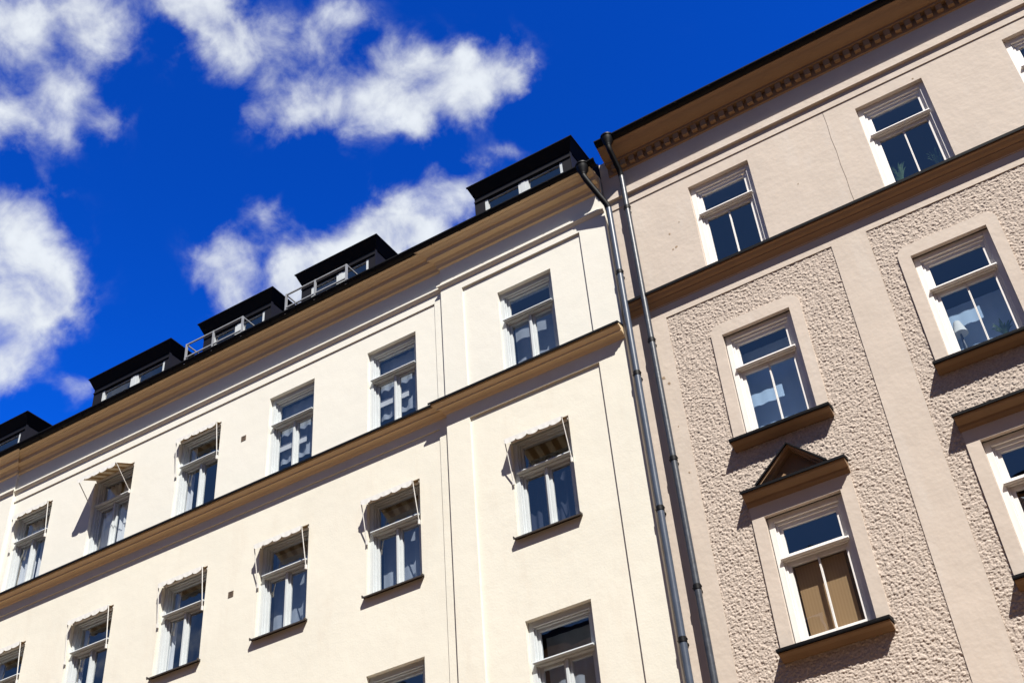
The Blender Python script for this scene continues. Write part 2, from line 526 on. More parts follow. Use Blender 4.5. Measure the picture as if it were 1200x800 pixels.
# ------------------------------------------------------------------ the street
g = MB(); g.quad((-600, 600, GZ), (600, 600, GZ), (600, -600, GZ), (-600, -600, GZ))
tag(g.build('street', M['street']), kind='structure')
g = MB(); g.box(-60, 40, 0.36, 3.2, GZ + 0.004, GZ + 0.13)
tag(g.build('pavement', M['pave'], bevel=0.01), kind='structure')

# ------------------------------------------------------------------ the house across the street (its shade and bounce, its roof in the lowest panes)
opp = thing('facing_building', (-8, 18.0, GZ), 'ochre apartment house on the other side of the street, behind the viewer', 'building')
b = MB(); b.box(-48, 32, 18.0, 30.0, GZ, 17.4); b.build('wall', M['ochre'], opp)
b = MB(); b.run([(17.6, 17.4), (17.6, 17.6), (18.0, 17.75), (22.0, 19.6), (30.2, 19.8), (30.2, 17.401)], -48.3, 32.3); b.build('roof', M['black'], opp)
for z in (1.0, 4.2, 7.4, 10.6, 13.8):
    for i in range(20):
        x = -40 + 3.4 * i
        b = MB(); ring(b, x, x + 1.2, z, z + 1.9, 0.09, 17.95, 18.03); b.box(x + 0.56, x + 0.64, 17.95, 18.03, z + 0.09, z + 1.81)
        wf = b.build('window', M['white'], opp)
        b = MB(); b.quad((x + 0.08, 17.985, z + 0.08), (x + 1.12, 17.985, z + 0.08), (x + 1.12, 17.985, z + 1.82), (x + 0.08, 17.985, z + 1.82)); b.build('pane', M['navycloth'], wf)

# ================================================================== cream building
CB_X0, CB_X1 = -32.0, -5.48
cream = thing('cream_building', ((CB_X0 + CB_X1) / 2, 0, GZ), 'cream stuccoed apartment building with awnings, black dormers and a projecting end bay', 'building')

WW, WH = 1.053, 1.80
R1 = [-18.914, -16.665, -14.43, -12.194, -9.941]          # window centres
HEAD1, HEAD2, HEAD3 = 14.23, 11.13, 8.045
RX = -7.155; RH1, RH2, RH3 = 14.19, 11.13, 8.02             # the end bay's window
hole = lambda cx, head: (cx - WW / 2, cx + WW / 2, head - WH, head)

w = MB()
w.panel(-19.6, -8.98, GZ, 11.905, 0.0, [hole(c, HEAD2) for c in R1] + [hole(c, HEAD3) for c in R1])
w.panel(-19.6, -8.98, 11.905, 12.2, 0.022)
w.panel(-8.98, -8.80, GZ, 12.2, 0.021)
w.panel(-8.80, -8.36, GZ, 12.2, 0.078)
w.panel(-8.36, -5.975, GZ, 11.835, 0.040, [hole(RX, RH2), hole(RX, RH3)])
w.panel(-8.36, -5.975, 11.835, 12.2, 0.078)
w.panel(-5.975, CB_X1, GZ, 12.2, 0.078)
w.panel(CB_X0, -19.6, GZ, 12.2, 0.078)
w.box(CB_X0, CB_X0 + 0.3, -11.0, -0.365, GZ, 15.6)
w.box(CB_X1 - 0.3, CB_X1, -11.0, -0.365, GZ, 15.6)
w.box(CB_X0, CB_X1, -11.3, -11.0, GZ, 15.6)
w.build('wall', M['cream'], cream)
w = MB()
w.panel(-19.6, -8.98, 12.2, 14.632, 0.0, [hole(c, HEAD1) for c in R1])
w.panel(-19.6, -8.80, 14.632, 15.70, 0.022)
w.panel(-8.98, -8.80, 12.2, 14.632, 0.021)
w.panel(-8.80, -8.36, 12.2, 15.70, 0.078)
w.panel(-8.36, -5.99, 12.2, 14.648, 0.040, [hole(RX, RH1)])
w.panel(-8.36, -5.99, 14.648, 15.70, 0.078)
w.panel(-5.99, CB_X1, 12.2, 15.70, 0.078)
w.panel(CB_X0, -19.6, 12.2, 15.70, 0.078)
w.build('wall', M['cream_up'], cream)


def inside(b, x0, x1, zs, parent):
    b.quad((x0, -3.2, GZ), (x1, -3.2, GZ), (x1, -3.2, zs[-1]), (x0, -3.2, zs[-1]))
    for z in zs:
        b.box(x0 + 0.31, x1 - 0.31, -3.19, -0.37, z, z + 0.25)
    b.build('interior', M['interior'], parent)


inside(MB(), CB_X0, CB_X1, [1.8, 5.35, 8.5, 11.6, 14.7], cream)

BELT = [(0, 12.075), (0.025, 12.085), (0.045, 12.12), (0.08, 12.145), (0.115, 12.15), (0.115, 12.175), (0.15, 12.20), (0.18, 12.222), (0.185, 12.255), (0, 12.27)]
BCAP = [(0.0, 12.272), (0.207, 12.257), (0.212, 12.240), (0.218, 12.240), (0.218, 12.280), (0, 12.345)]
STRING = [(0, 14.825), (0.02, 14.835), (0.042, 14.868), (0.055, 14.872), (0.055, 14.905), (0, 14.925)]
CORN = [(0, 15.30), (0.04, 15.318), (0.04, 15.395), (0.055, 15.41), (0.078, 15.455), (0.168, 15.478), (0.168, 15.563), (0.20, 15.575), (0.228, 15.606), (0.26, 15.625), (0.275, 15.640), (0.328, 15.65), (0.328, 15.675), (0, 15.69)]


def courses(prof):
    b = MB()
    b.run(prof, CB_X0, -19.6, 0.078, 0, 1)
    b.run(prof, -19.6 + 0.001, -8.801, 0.022, 0, 0)
    b.run(prof, -8.80, CB_X1, 0.078, -1, 0)
    return b


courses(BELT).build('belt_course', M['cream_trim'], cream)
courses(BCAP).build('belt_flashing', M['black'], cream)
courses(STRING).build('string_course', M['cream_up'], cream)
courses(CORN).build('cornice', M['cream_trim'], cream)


def gutter(b, x0, x1, oc, zt, r):
    """half-round eaves gutter with its brackets"""
    n = 10
    out_ = [(oc + r * math.cos(math.pi * i / n), zt - r * math.sin(math.pi * i / n) * 0.95) for i in range(n + 1)]
    inn = [(oc + (r - 0.008) * math.cos(math.pi * i / n), zt - (r - 0.008) * math.sin(math.pi * i / n) * 0.95) for i in range(n + 1)]
    prof = out_ + inn[::-1]
    b.run(prof, x0, x1)
    b.run([(oc + r + 0.010, zt - 0.012), (oc + r + 0.010, zt + 0.012), (oc + r - 0.012, zt + 0.012), (oc + r - 0.012, zt - 0.012)], x0, x1)
    x = x0 + 0.3
    while x < x1:
        big = [(oc + (r + 0.010) * math.cos(math.pi * i / n), zt - (r + 0.010) * math.sin(math.pi * i / n) * 0.95) for i in range(n + 1)]
        sm = [(oc + (r + 0.001) * math.cos(math.pi * i / n), zt - (r + 0.001) * math.sin(math.pi * i / n) * 0.95) for i in range(n + 1)]
        b.run(big + sm[::-1], x, x + 0.025)
        x += 0.62


b = MB(); gutter(b, CB_X0, -5.36, 0.385, 15.735, 0.083); b.build('gutter', M['black'], cream)
b = MB()
prof = [(0.36, 15.70), (0.36, 15.73), (-3.2, 18.9), (-11.3, 18.95), (-11.3, 18.85), (-3.1, 18.8)]
b.run(prof, CB_X0, CB_X1)
b.build('roof', M['black'], cream)


# ---- windows of the cream building: one prototype, local origin = middle of the opening's head
def cream_window(parent):
    h = WW / 2
    b = MB()
    ring(b, -h, h, -WH, 0, 0.075, -0.23, -0.080, 0.06, 0.085)                  # casing
    ring(b, -h + 0.075, h - 0.075, -WH + 0.06, -0.085, 0.022, -0.23, -0.112)   # rebate
    b.box(-h + 0.05, h - 0.05, -0.22, -0.082, -0.675, -0.605)                   # transom
    b.run([(-0.082, -0.650), (-0.022, -0.656), (-0.012, -0.645), (-0.016, -0.625), (-0.082, -0.606)], -h + 0.055, h - 0.055)   # weather drip
    b.box(-0.022, 0.022, -0.22, -0.105, -WH + 0.06, -0.675)                     # mullion
    win = b.build('window', M['white'], parent, local=True, bevel=0.005)
    for (x0, x1, z0, z1) in ((-h + 0.097, h - 0.097, -0.605, -0.107), (-h + 0.097, -0.022, -WH + 0.082, -0.675), (0.022, h - 0.097, -WH + 0.082, -0.675)):
        b = MB(); ring(b, x0 + 0.002, x1 - 0.002, z0 + 0.002, z1 - 0.002, 0.040, -0.200, -0.148)
        b.build('sash', M['white'], win, local=True, bevel=0.004)
    b = MB()
    for (x0, x1, z0, z1) in ((-h + 0.13, h - 0.13, -0.57, -0.142), (-h + 0.13, -0.058, -WH + 0.118, -0.71), (0.058, h - 0.13, -WH + 0.118, -0.71)):
        b.quad((x0, -0.175, z0), (x1, -0.175, z0), (x1, -0.175, z1), (x0, -0.175, z1))
    b.build('pane', M['glass'], win, local=True, recalc=False)
    return win


def sheet_sill(win):
    h = WW / 2 + 0.035
    b = MB()
    b.run([(-0.08, -WH + 0.045), (0.080, -WH + 0.004), (0.080, -WH - 0.020), (0.072, -WH - 0.020), (0.072, -WH - 0.008), (-0.08, -WH + 0.03)], -h, h)
    for s in (-1, 1):
        b.box(s * h - 0.006, s * h + 0.006, 0.002, 0.079, -WH + 0.002, -WH + 0.035)
    return b.build('sill', M['brown_sill'], win, local=True)


proto = cream_window(cream)
place(proto, (R1[0], 0, HEAD1), cream)
for cx in R1[1:]:
    place(copy_tree(proto, cream), (cx, 0, HEAD1), cream)
place(copy_tree(proto, cream), (RX, 0.040, RH1), cream)
first = copy_tree(proto, cream)
place(first, (R1[0], 0, HEAD2), cream)
sheet_sill(first)
for cx in R1[1:]:
    place(copy_tree(first, cream), (cx, 0, HEAD2), cream)
for cx in R1:
    place(copy_tree(first, cream), (cx, 0, HEAD3), cream)
place(copy_tree(first, cream), (RX, 0.040, RH2), cream)
place(copy_tree(first, cream), (RX, 0.040, RH3), cream)


# ---- dormers
def dormer(x0, x1, wx0, wx1, mull, zb=16.725, zt=16.945):
    """x0, x1: the walls; a boxed eave flares out above them"""
    yf = 0.0
    b = MB()
    b.panel(x0, x1, 15.60, zb, yf, [(wx0, wx1, 15.95, 16.575)], back=-0.10)
    b.box(x0, x0 + 0.06, -2.9, -0.101, 15.60, zb)
    b.box(x1 - 0.06, x1, -2.9, -0.101, 15.60, zb)
    b.box(x1 + 0.001, x1 + 0.010, -0.05, 0.010, 15.60, zb - 0.001)
    b.run([(0.0, 16.60), (0.022, 16.595), (0.022, 16.625), (0, 16.63)], x0 + 0.001, x1 - 0.001)
    d = b.build('dormer', M['darkwall'], cream)
    b = MB()
    l, r, o = x0 - 0.075, x1 + 0.12, 0.13
    b.add([(x0, 0.012, zb + 0.001), (x1 + 0.012, 0.012, zb + 0.001), (x1 + 0.012, -3, zb + 0.001), (x0, -3, zb + 0.001), (l, o, zt), (r, o, zt), (r, -3, zt), (l, -3, zt)],
          [(0, 1, 2, 3), (4, 7, 6, 5), (0, 4, 5, 1), (1, 5, 6, 2), (3, 2, 6, 7), (0, 3, 7, 4)])
    b.box(l - 0.012, r + 0.012, o - 0.02, o + 0.012, zt + 0.001, zt + 0.022)
    b.box(r - 0.02, r + 0.012, -3.0, o - 0.021, zt + 0.001, zt + 0.022)
    b.build('dormer_roof', M['black'], d)
    b = MB()
    for (a, c) in ((wx0, mull - 0.045), (mull + 0.045, wx1)):
        b.box(a, a + 0.06, -0.07, -0.010, 15.95, 16.572)
        b.box(c - 0.06, c, -0.07, -0.010, 15.95, 16.572)
        b.box(a + 0.0605, c - 0.0605, -0.06, -0.022, 16.545, 16.556)
    b.box(mull - 0.044, mull + 0.044, -0.06, -0.004, 15.95, 16.573)
    b.build('window_frame', M['white'], d)
    b = MB(); b.quad((wx0, -0.048, 15.95), (wx1, -0.048, 15.95), (wx1, -0.048, 16.573), (wx0, -0.048, 16.573))
    b.build('pane', M['glass'], d, recalc=False)
    b = MB()
    b.quad((x0 + 0.07, -0.35, 15.7), (x1 - 0.07, -0.35, 15.7), (x1 - 0.07, -0.35, zb - 0.02), (x0 + 0.07, -0.35, zb - 0.02))
    b.build('blind', M['board'], d)


dormer(-8.016, -5.977, -7.80, -6.155, -6.98)
dormer(-12.08, -10.29, -11.84, -10.45, -11.12)
dormer(-14.62, -12.85, -14.38, -13.01, -13.68)
dormer(-17.71, -15.56, -17.45, -15.67, -16.53)
dormer(-21.90, -19.77, -21.68, -19.90, -20.80)

# ================================================================== beige building
BX0, BX1 = -5.46, 9.0
beige = thing('beige_building', ((BX0 + BX1) / 2, 0, GZ), 'beige building with roughcast panels, a toothed cornice and a small gable over one window', 'building')
BW, BH = 1.055, 1.84
BC = [-3.475, -0.612, 1.666, 4.53]
BHEAD1, BHEAD2, BHEAD3 = 14.564, 11.44, 8.335
bhole = lambda cx, head, hh=BH: (cx - BW / 2, cx + BW / 2, head - hh, head)

w = MB()
w.panel(BX0, BX1, 12.43, 14.81, 0.015, [bhole(c, BHEAD1) for c in BC])
w.panel(BX0, BX1, 14.81, 16.0, 0.030)
w.panel(BX0, BX1, 12.19, 12.43, 0.0)
ROUGH = [(-4.80, -2.12), (-1.596, 2.67), (3.19, 5.87)]
edge = BX0
for (a, c) in ROUGH:
    w.panel(edge, a, GZ, 12.19, 0.0)
    edge = c
w.panel(edge, BX1, GZ, 12.19, 0.0)
w.box(BX0, BX0 + 0.02, -11, -0.37, GZ, 16.0)
w.box(BX1 - 0.3, BX1, -11, -0.37, GZ, 16.0)
w.box(BX0, BX1, -11.3, -11.0, GZ, 16.0)
w.build('wall', M['beige'], beige)
w = MB()
for (a, c), mid in zip(ROUGH, (None, 1.20, 3.19)):
    hs = [bhole(cx, hd) for cx in BC if a < cx < c for hd in (BHEAD2, BHEAD3, BHEAD3 - 3.1)]
    up_ = [h for h in hs if h[3] > 6]; dn_ = [h for h in hs if h[3] < 6]
    w.panel(a, c, GZ, 5.30, -0.018, dn_)
    if mid is None:
        w.panel(a, c, 5.30, 12.19, -0.055, up_)
    else:
        if mid > a:
            w.panel(a, mid, 5.30, 12.19, -0.055, [h for h in up_ if h[0] < mid])
        w.panel(max(mid, a), c, 5.30, 12.19, -0.018, [h for h in up_ if h[1] > mid])
w.build('wall_backing', M['rough'], beige)
inside(MB(), BX0, BX1, [2.0, 5.3, 8.75, 11.85, 15.0], beige)


def roughcast(x0, x1, z0, z1, step, holes, seed):
    """thrown roughcast: a fine grid pushed out by thousands of rounded grains"""
    rs = np.random.RandomState(seed)
    nx = int((x1 - x0) / step) + 1; nz = int((z1 - z0) / step) + 1
    X, Z = np.meshgrid(np.linspace(x0, x1, nx), np.linspace(z0, z1, nz))
    hgt = np.zeros_like(X)
    for cell, rad, amp in ((0.033, 0.026, 0.0115), (0.018, 0.014, 0.008)):
        cx = int((x1 - x0) / cell) + 4; cz = int((z1 - z0) / cell) + 4
        jx = rs.rand(cz, cx); jz = rs.rand(cz, cx); am = rs.rand(cz, cx) ** 0.8
        st = 0.7 + 0.6 * rs.rand(cz, cx)
        gx = (X - x0) / cell + 1; gz = (Z - z0) / cell + 1
        ix = gx.astype(int); iz = gz.astype(int)
        best = np.zeros_like(X)
        for dx in (-1, 0, 1):
            for dz in (-1, 0, 1):
                a = ix + dx; c = iz + dz
                px = (a + jx[c, a] - gx) * cell; pz = (c + jz[c, a] - gz) * cell
                d = np.sqrt((px * st[c, a]) ** 2 + (pz / st[c, a]) ** 2) / rad
                best = np.maximum(best, am[c, a] * np.sqrt(np.clip(1 - d * d, 0, 1)))
        hgt += amp * best ** 1.3
    hgt += 0.006 * rs.rand(nz, nx)
    co = np.stack([X, -(-0.025 + hgt), Z + EYE], -1).reshape(-1, 3)
    co -= np.array(WORLD[beige.name])
    i, j = np.meshgrid(np.arange(nx - 1), np.arange(nz - 1))
    i = i.ravel(); j = j.ravel()
    xc = x0 + (i + 0.5) * step; zc = z0 + (j + 0.5) * step
    keep = np.ones(len(i), bool)
    for (a, c, d, e) in holes:
        keep &= ~((xc > a) & (xc < c) & (zc > d) & (zc < e))
    i = i[keep]; j = j[keep]
    q = np.stack([j * nx + i, j * nx + i + 1, (j + 1) * nx + i + 1, (j + 1) * nx + i], -1).astype(np.int32)
    me = bpy.data.meshes.new('roughcast_panel')
    me.vertices.add(len(co)); me.vertices.foreach_set('co', co.astype(np.float32).ravel())
    me.loops.add(q.size); me.loops.foreach_set('vertex_index', q.ravel())
    me.polygons.add(len(q)); me.polygons.foreach_set('loop_start', np.arange(0, q.size, 4, dtype=np.int32))
    me.polygons.foreach_set('loop_total', np.full(len(q), 4, np.int32))
    me.update(calc_edges=True); me.validate()
    me.polygons.foreach_set('use_smooth', np.ones(len(me.polygons), bool))
    me.materials.append(M['rough'])
    o = bpy.data.objects.new('roughcast_panel', me); COL.objects.link(o); o.parent = beige
    return o


for k in (0, 1):
    cx = BC[k]; hw = BW / 2 + 0.10
    roughcast(ROUGH[k][0] + 0.002, min(ROUGH[k][1] - 0.002, 1.20), 5.302, 12.188, 0.0078,
              [(cx - hw, cx + hw, 9.60, 11.55), (cx - hw, cx + hw, 6.45, 8.45)], 11 + k)

BBELT = [(0, 12.425), (0.015, 12.435), (0.04, 12.47), (0.075, 12.505), (0.075, 12.52), (0.11, 12.545), (0.135, 12.585), (0.16, 12.60), (0.16, 12.632), (0, 12.64)]
BBCAP = [(0.0, 12.655), (0.170, 12.636), (0.176, 12.620), (0.182, 12.620), (0.182, 12.668), (0, 12.73)]
BSTRING = [(0, 15.00), (0.03, 15.008), (0.05, 15.012), (0.05, 15.16), (0, 15.19)]
BCORN = [(0, 15.577), (0.03, 15.59), (0.03, 15.78), (0.12, 15.785), (0.12, 15.83), (0.16, 15.84), (0.2, 15.865), (0.24, 15.885), (0.28, 15.915), (0.31, 15.945), (0.34, 15.965), (0.37, 15.98), (0.37, 16.005), (0, 16.02)]
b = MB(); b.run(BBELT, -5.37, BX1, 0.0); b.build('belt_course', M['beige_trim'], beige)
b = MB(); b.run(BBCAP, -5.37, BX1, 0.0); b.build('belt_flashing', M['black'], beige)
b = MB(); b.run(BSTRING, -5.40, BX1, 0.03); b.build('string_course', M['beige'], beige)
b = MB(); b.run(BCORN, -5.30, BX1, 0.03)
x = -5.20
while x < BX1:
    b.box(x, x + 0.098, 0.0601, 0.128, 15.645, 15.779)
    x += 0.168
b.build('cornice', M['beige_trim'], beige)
b = MB(); gutter(b, -5.30, BX1, 0.405, 16.075, 0.083); b.build('gutter', M['black'], beige)
b = MB(); b.run([(0.38, 16.03), (0.38, 16.06), (-3.2, 19.0), (-11.3, 19.05), (-11.3, 18.95), (-3.1, 18.9)], -5.30, BX1); b.build('roof', M['black'], beige)


def beige_window(parent):
    h = BW / 2
    b = MB()
    ring(b, -h, h, -BH, 0, 0.085, -0.22, -0.075, 0.06, 0.085)
    ring(b, -h + 0.085, h - 0.085, -BH + 0.06, -0.085, 0.030, -0.22, -0.105, None, 0.045)
    b.box(-h + 0.06, h - 0.06, -0.20, -0.088, -0.67, -0.605)
    b.run([(-0.088, -0.655), (-0.040, -0.660), (-0.028, -0.645), (-0.034, -0.622), (-0.088, -0.608)], -h + 0.07, h - 0.07)
    win = b.build('window', M['frame_cream'], parent, local=True, bevel=0.006)
    for (x0, x1, z0, z1) in ((-h + 0.115, h - 0.115, -0.60, -0.13), (-h + 0.115, -0.001, -BH + 0.09, -0.675), (0.001, h - 0.115, -BH + 0.09, -0.675)):
        b = MB()
        t = 0.045
        l = 0.010 if x0 > -0.1 else t
        r = 0.010 if x1 < 0.1 else t
        b.box(x0, x0 + l, -0.175, -0.125, z0, z1); b.box(x1 - r, x1, -0.175, -0.125, z0, z1)
        b.box(x0 + l, x1 - r, -0.175, -0.125, z0, z0 + t); b.box(x0 + l, x1 - r, -0.175, -0.125, z1 - 0.055, z1)
        b.build('sash', M['frame_cream'], win, local=True, bevel=0.004)
    b = MB()
    for (x0, x1, z0, z1) in ((-h + 0.155, h - 0.155, -0.56, -0.18), (-h + 0.155, -0.008, -BH + 0.13, -0.72), (0.008, h - 0.155, -BH + 0.13, -0.725)):
        b.quad((x0, -0.15, z0), (x1, -0.15, z0), (x1, -0.15, z1), (x0, -0.15, z1))
    b.build('pane', M['glass'], win, local=True, recalc=False)
    return win


bp = beige_window(beige)
place(bp, (BC[0], 0.015, BHEAD1), beige)
for cx in BC[1:]:
    place(copy_tree(bp, beige), (cx, 0.015, BHEAD1), beige)


def surround(win, z_top, rad, x_half, z_bot):
    """smooth plaster frame round the opening, standing a little proud of the roughcast"""
    b = MB(); h = BW / 2
    b.box(-x_half, -h, -0.12, 0.012, z_bot, 0.0)
    b.box(h, x_half, -0.12, 0.012, z_bot, 0.0)
    poly = [(-x_half, 0.0), (x_half, 0.0)]
    if rad > 0:
        poly += [(x_half - rad + rad * math.cos(a), z_top - rad + rad * math.sin(a)) for a in np.linspace(0, math.pi / 2, 7)]
        poly += [(-x_half + rad + rad * math.cos(a), z_top - rad + rad * math.sin(a)) for a in np.linspace(math.pi / 2, math.pi, 7)]
    else:
        poly += [(x_half, z_top), (-x_half, z_top)]
    b.prism(poly, -0.12, 0.012)
    return b.build('surround', M['beige'], win, local=True)


def stone_sill(win, zt, half, front):
    b = MB()
    b.run([(-0.10, zt - 0.035), (front, zt - 0.045), (front + 0.004, zt - 0.030), (front + 0.004, zt), (-0.10, zt + 0.05)], -half, half)
    cap = b.build('sill', M['black'], win, local=True)
    b = MB()
    b.run([(-0.05, zt - 0.125), (0.02, zt - 0.125), (front - 0.10, zt - 0.085), (front - 0.03, zt - 0.068), (front - 0.02, zt - 0.05), (-0.05, zt - 0.05)], -half + 0.012, half - 0.012)
    b.build('sill_stone', M['brown_stone'], win, local=True)


bw2 = copy_tree(bp, beige); place(bw2, (BC[0], 0.0, BHEAD2), beige)
surround(bw2, 0.205, 0.16, 0.695, -BH)
stone_sill(bw2, -1.885, 0.725, 0.175)
for cx in BC[1:]:
    place(copy_tree(bw2, beige), (cx, 0.0, BHEAD2), beige)
bw3 = copy_tree(bp, beige); place(bw3, (BC[0], 0.0, BHEAD3), beige)
surround(bw3, 0.25, 0.0, 0.70, -BH)
stone_sill(bw3, -1.88, 0.715, 0.175)
for cx in BC[1:]:
    place(copy_tree(bw3, beige), (cx, 0.0, BHEAD3), beige)
for cx in BC:
    place(copy_tree(bw3, beige), (cx, 0.0, BHEAD3 - 3.1), beige)

# hood mouldings over the third row, the first one carrying a small gable
HOOD = [(0.0, 8.52), (0.02, 8.525), (0.05, 8.56), (0.06, 8.59), (0.10, 8.605), (0.13, 8.625), (0.155, 8.64), (0.165, 8.66), (0.165, 8.675), (0, 8.68)]
HCAP = [(0.0, 8.70), (0.178, 8.682), (0.184, 8.668), (0.190, 8.668), (0.190, 8.705), (0, 8.76)]
for k, cx in enumerate(BC[:3]):
    b = MB(); b.run(HOOD, cx - 0.715, cx + 0.715)
    hood = b.build('window_hood', M['brown_stone'], beige)
    b = MB(); b.run(HCAP, cx - 0.73, cx + 0.73); b.build('hood_flashing', M['black'], hood)
    if k == 0:
        ax, az = cx + 0.035, 9.19
        xl, xr, zb = cx - 0.51, cx + 0.50, 8.735
        b = MB()
        for (ex, s) in ((xl, -1), (xr, 1)):
            dv = Vector((ax - ex, az - zb)).normalized()
            nv = Vector((-dv.y, dv.x)) * (1 if s < 0 else -1)
            for (t0, t1, f) in ((0.02, 0.062, 0.155), (0.062, 0.10, 0.10)):
                P = [(ex - nv.x * t0, zb - nv.y * t0), (ax - nv.x * t0, az - nv.y * t0), (ax - nv.x * t1, az - nv.y * t1), (ex - nv.x * t1, zb - nv.y * t1)]
                # keep the two rakes from crossing at the ridge
                P = [(min(px, ax) if s < 0 else max(px, ax + 0.001), pz) for px, pz in P]
                b.prism(P, -0.03, f)
        b.prism([(xl + 0.05, zb - 0.01), (xr - 0.05, zb - 0.01), (ax, az - 0.05)], -0.04, 0.012)
        b.build('gable', M['beige_trim'], hood)
        b = MB()
        for (ex, s) in ((xl, -1), (xr, 1)):
            dv = Vector((ax - ex, az - zb)).normalized()
            nv = Vector((-dv.y, dv.x)) * (1 if s < 0 else -1)
            a0 = (ex, zb); a1 = (ax, az)
            P = [(ex, zb), (ax, az), (ax - nv.x * 0.028, az - nv.y * 0.028), (ex - nv.x * 0.028, zb - nv.y * 0.028)]
            P = [(min(px, ax) if s < 0 else max(px, ax + 0.001), pz) for px, pz in P]
            b.prism(P, -0.03, 0.185)
        b.build('gable_flashing', M['black'], hood)

# wear on the beige wall: a hairline crack and a few chips
b = MB()
pts = [(-1.613, 14.80), (-1.606, 14.5), (-1.618, 14.2), (-1.604, 13.9), (-1.612, 13.6), (-1.600, 13.3), (-1.606, 13.0), (-1.596, 12.75)]
for p, q in zip(pts, pts[1:]):
    b.bar((p[0], 0.0165, p[1]), (q[0], 0.0165, q[1]), 0.007, 0.003)
b.build('crack', M['crack'], beige)
for (cx, cz, r, f) in ((-4.466, 13.773, 0.022, 0.015), (-4.40, 13.451, 0.028, 0.015), (-4.46, 13.43, 0.018, 0.015), (-3.08, 14.30, 0.02, 0.015), (-4.27, 13.93, 0.012, 0.015),
                       (-0.2, 14.62, 0.016, 0.015), (-2.3, 13.6, 0.012, 0.015), (-5.02, 11.12, 0.035, 0.0), (-4.95, 10.99, 0.028, 0.0), (-4.93, 10.2, 0.012, 0.0), (-4.9, 9.4, 0.015, 0.0)):
    n = 9; b = MB()
    poly = [(cx + r * (0.6 + 0.6 * random.random()) * math.cos(2 * math.pi * i / n), cz + r * (0.6 + 0.6 * random.random()) * math.sin(2 * math.pi * i / n)) for i in range(n)]
    b.prism(poly, f - 0.001, f + 0.0025)
    b.build('plaster_chip', M['chip'], beige)


# ================================================================== downpipes
def downpipe(x_top, z_top, o_top, x, o, z_elbow, label, upper, lower, collars, r=0.05):
    t = thing('downpipe', (x, o, GZ), label, 'downpipe', 'downpipes between the two buildings')
    b = MB()
    b.tube([(x, o, GZ + 0.15), (x, o, z_elbow - 0.10), (x, o, z_elbow - 0.04)], r, 20)
    b.build('pipe', lower, t, smooth=True)
    b = MB()
    b.tube([(x, o, z_elbow - 0.06), (x + (x_top - x) * 0.03, o + 0.015, z_elbow), (x + (x_top - x) * 0.12, o + (o_top - o) * 0.12 + 0.01, z_elbow + 0.06),
            (x_top - (x_top - x) * 0.10, o_top - (o_top - o) * 0.10 - 0.005, z_top - 0.28), (x_top, o_top, z_top - 0.20), (x_top, o_top, z_top - 0.12)], r * 1.03, 20)
    b.build('swan_neck', upper, t, smooth=True)
    b = MB()
    b.tube([(x_top, o_top, z_top - 0.17), (x_top, o_top, z_top - 0.13), (x_top, o_top, z_top - 0.06), (x_top, o_top, z_top + 0.04)], [r * 1.15, r * 1.25, r * 2.0, r * 2.2], 20)
    b.tube([(x_top, o_top, z_top + 0.041), (x_top, o_top, z_top + 0.065)], r * 2.45, 20)
    b.build('hopper', M['pipe_dark'], t, smooth=True)
    for z in collars:
        b = MB()
        b.tube([(x, o, z - 0.035), (x, o, z + 0.035)], r * 1.17, 20)
        b.box(x - 0.012, x + 0.012, 0.0, o - r * 0.9, z - 0.012, z + 0.012)
        b.bar((x - r * 1.1 - 0.012, o, z), (x + r * 1.1 + 0.012, o, z), 0.025, 0.02)
        b.build('clamp', M['pipe_dark'], t, smooth=True)


downpipe(-5.60, 15.66, 0.44, -5.355, 0.17, 14.82, 'pale blue grey downpipe against the cream building corner', M['pipe_dark'], M['pipe'], [13.3, 11.25, 8.9, 6.95, 4.5])
downpipe(-5.06, 16.03, 0.45, -5.04, 0.15, 15.42, 'darker worn downpipe on the beige building', M['pipe_dark'], M['pipe_worn'], [14.6, 11.75, 9.6, 7.6, 5.0], r=0.047)


# ================================================================== awnings
def awning(cx, head, o0, p, drop, label, arm_z=-0.80, half=0.505):
    t = thing('window_awning', (cx, o0, head), label, 'awning', 'awnings over the cream building windows')
    b = MB(); b.tube([(-half, -0.035, -0.045), (half, -0.035, -0.045)], 0.028, 12)
    b.build('roller', M['valance'], t, local=True, smooth=True)
    n = 24
    b = MB()
    top = [(-half + 2 * half * i / n, -0.03, -0.02) for i in range(n + 1)]
    bot = [(-half + 2 * half * i / n, p, -drop + 0.004 * math.sin(i * 1.7)) for i in range(n + 1)]
    b.add(top + bot, [(i, i + 1, n + 2 + i, n + 1 + i) for i in range(n)])
    b.build('fabric', M['awning'], t, local=True, smooth=True)
    b = MB()
    sc = 5; n = 60
    up = [(-half + 2 * half * i / n, p + 0.012, -drop + 0.01) for i in range(n + 1)]
    dn = []
    for i in range(n + 1):
        f = (i / n * sc) % 1.0
        dn.append((-half + 2 * half * i / n, p + 0.014 + 0.0015 * math.sin(i * 0.9), -drop - 0.055 - 0.038 * math.sqrt(max(0.0, 1 - (2 * f - 1) ** 2)) + 0.006 * math.sin(i * 0.37 + cx)))
    b.add(up + dn, [(i, i + 1, n + 2 + i, n + 1 + i) for i in range(n)])
    v = b.build('valance', M['valance'], t, local=True)
    b = MB(); b.tube([(-half - 0.01, p, -drop), (half + 0.01, p, -drop)], 0.011, 10)
    b.build('front_bar', M['valance'], t, local=True, smooth=True)
    for s in (-1, 1):
        b = MB(); xx = s * (half + 0.004)
        b.tube([(xx, p, -drop), (xx, 0.025, arm_z)], 0.0085, 8)
        b.box(xx - 0.012, xx + 0.012, 0.002, 0.035, arm_z - 0.06, arm_z + 0.02)
        b.build('arm', M['valance'], t, local=True)
    return t


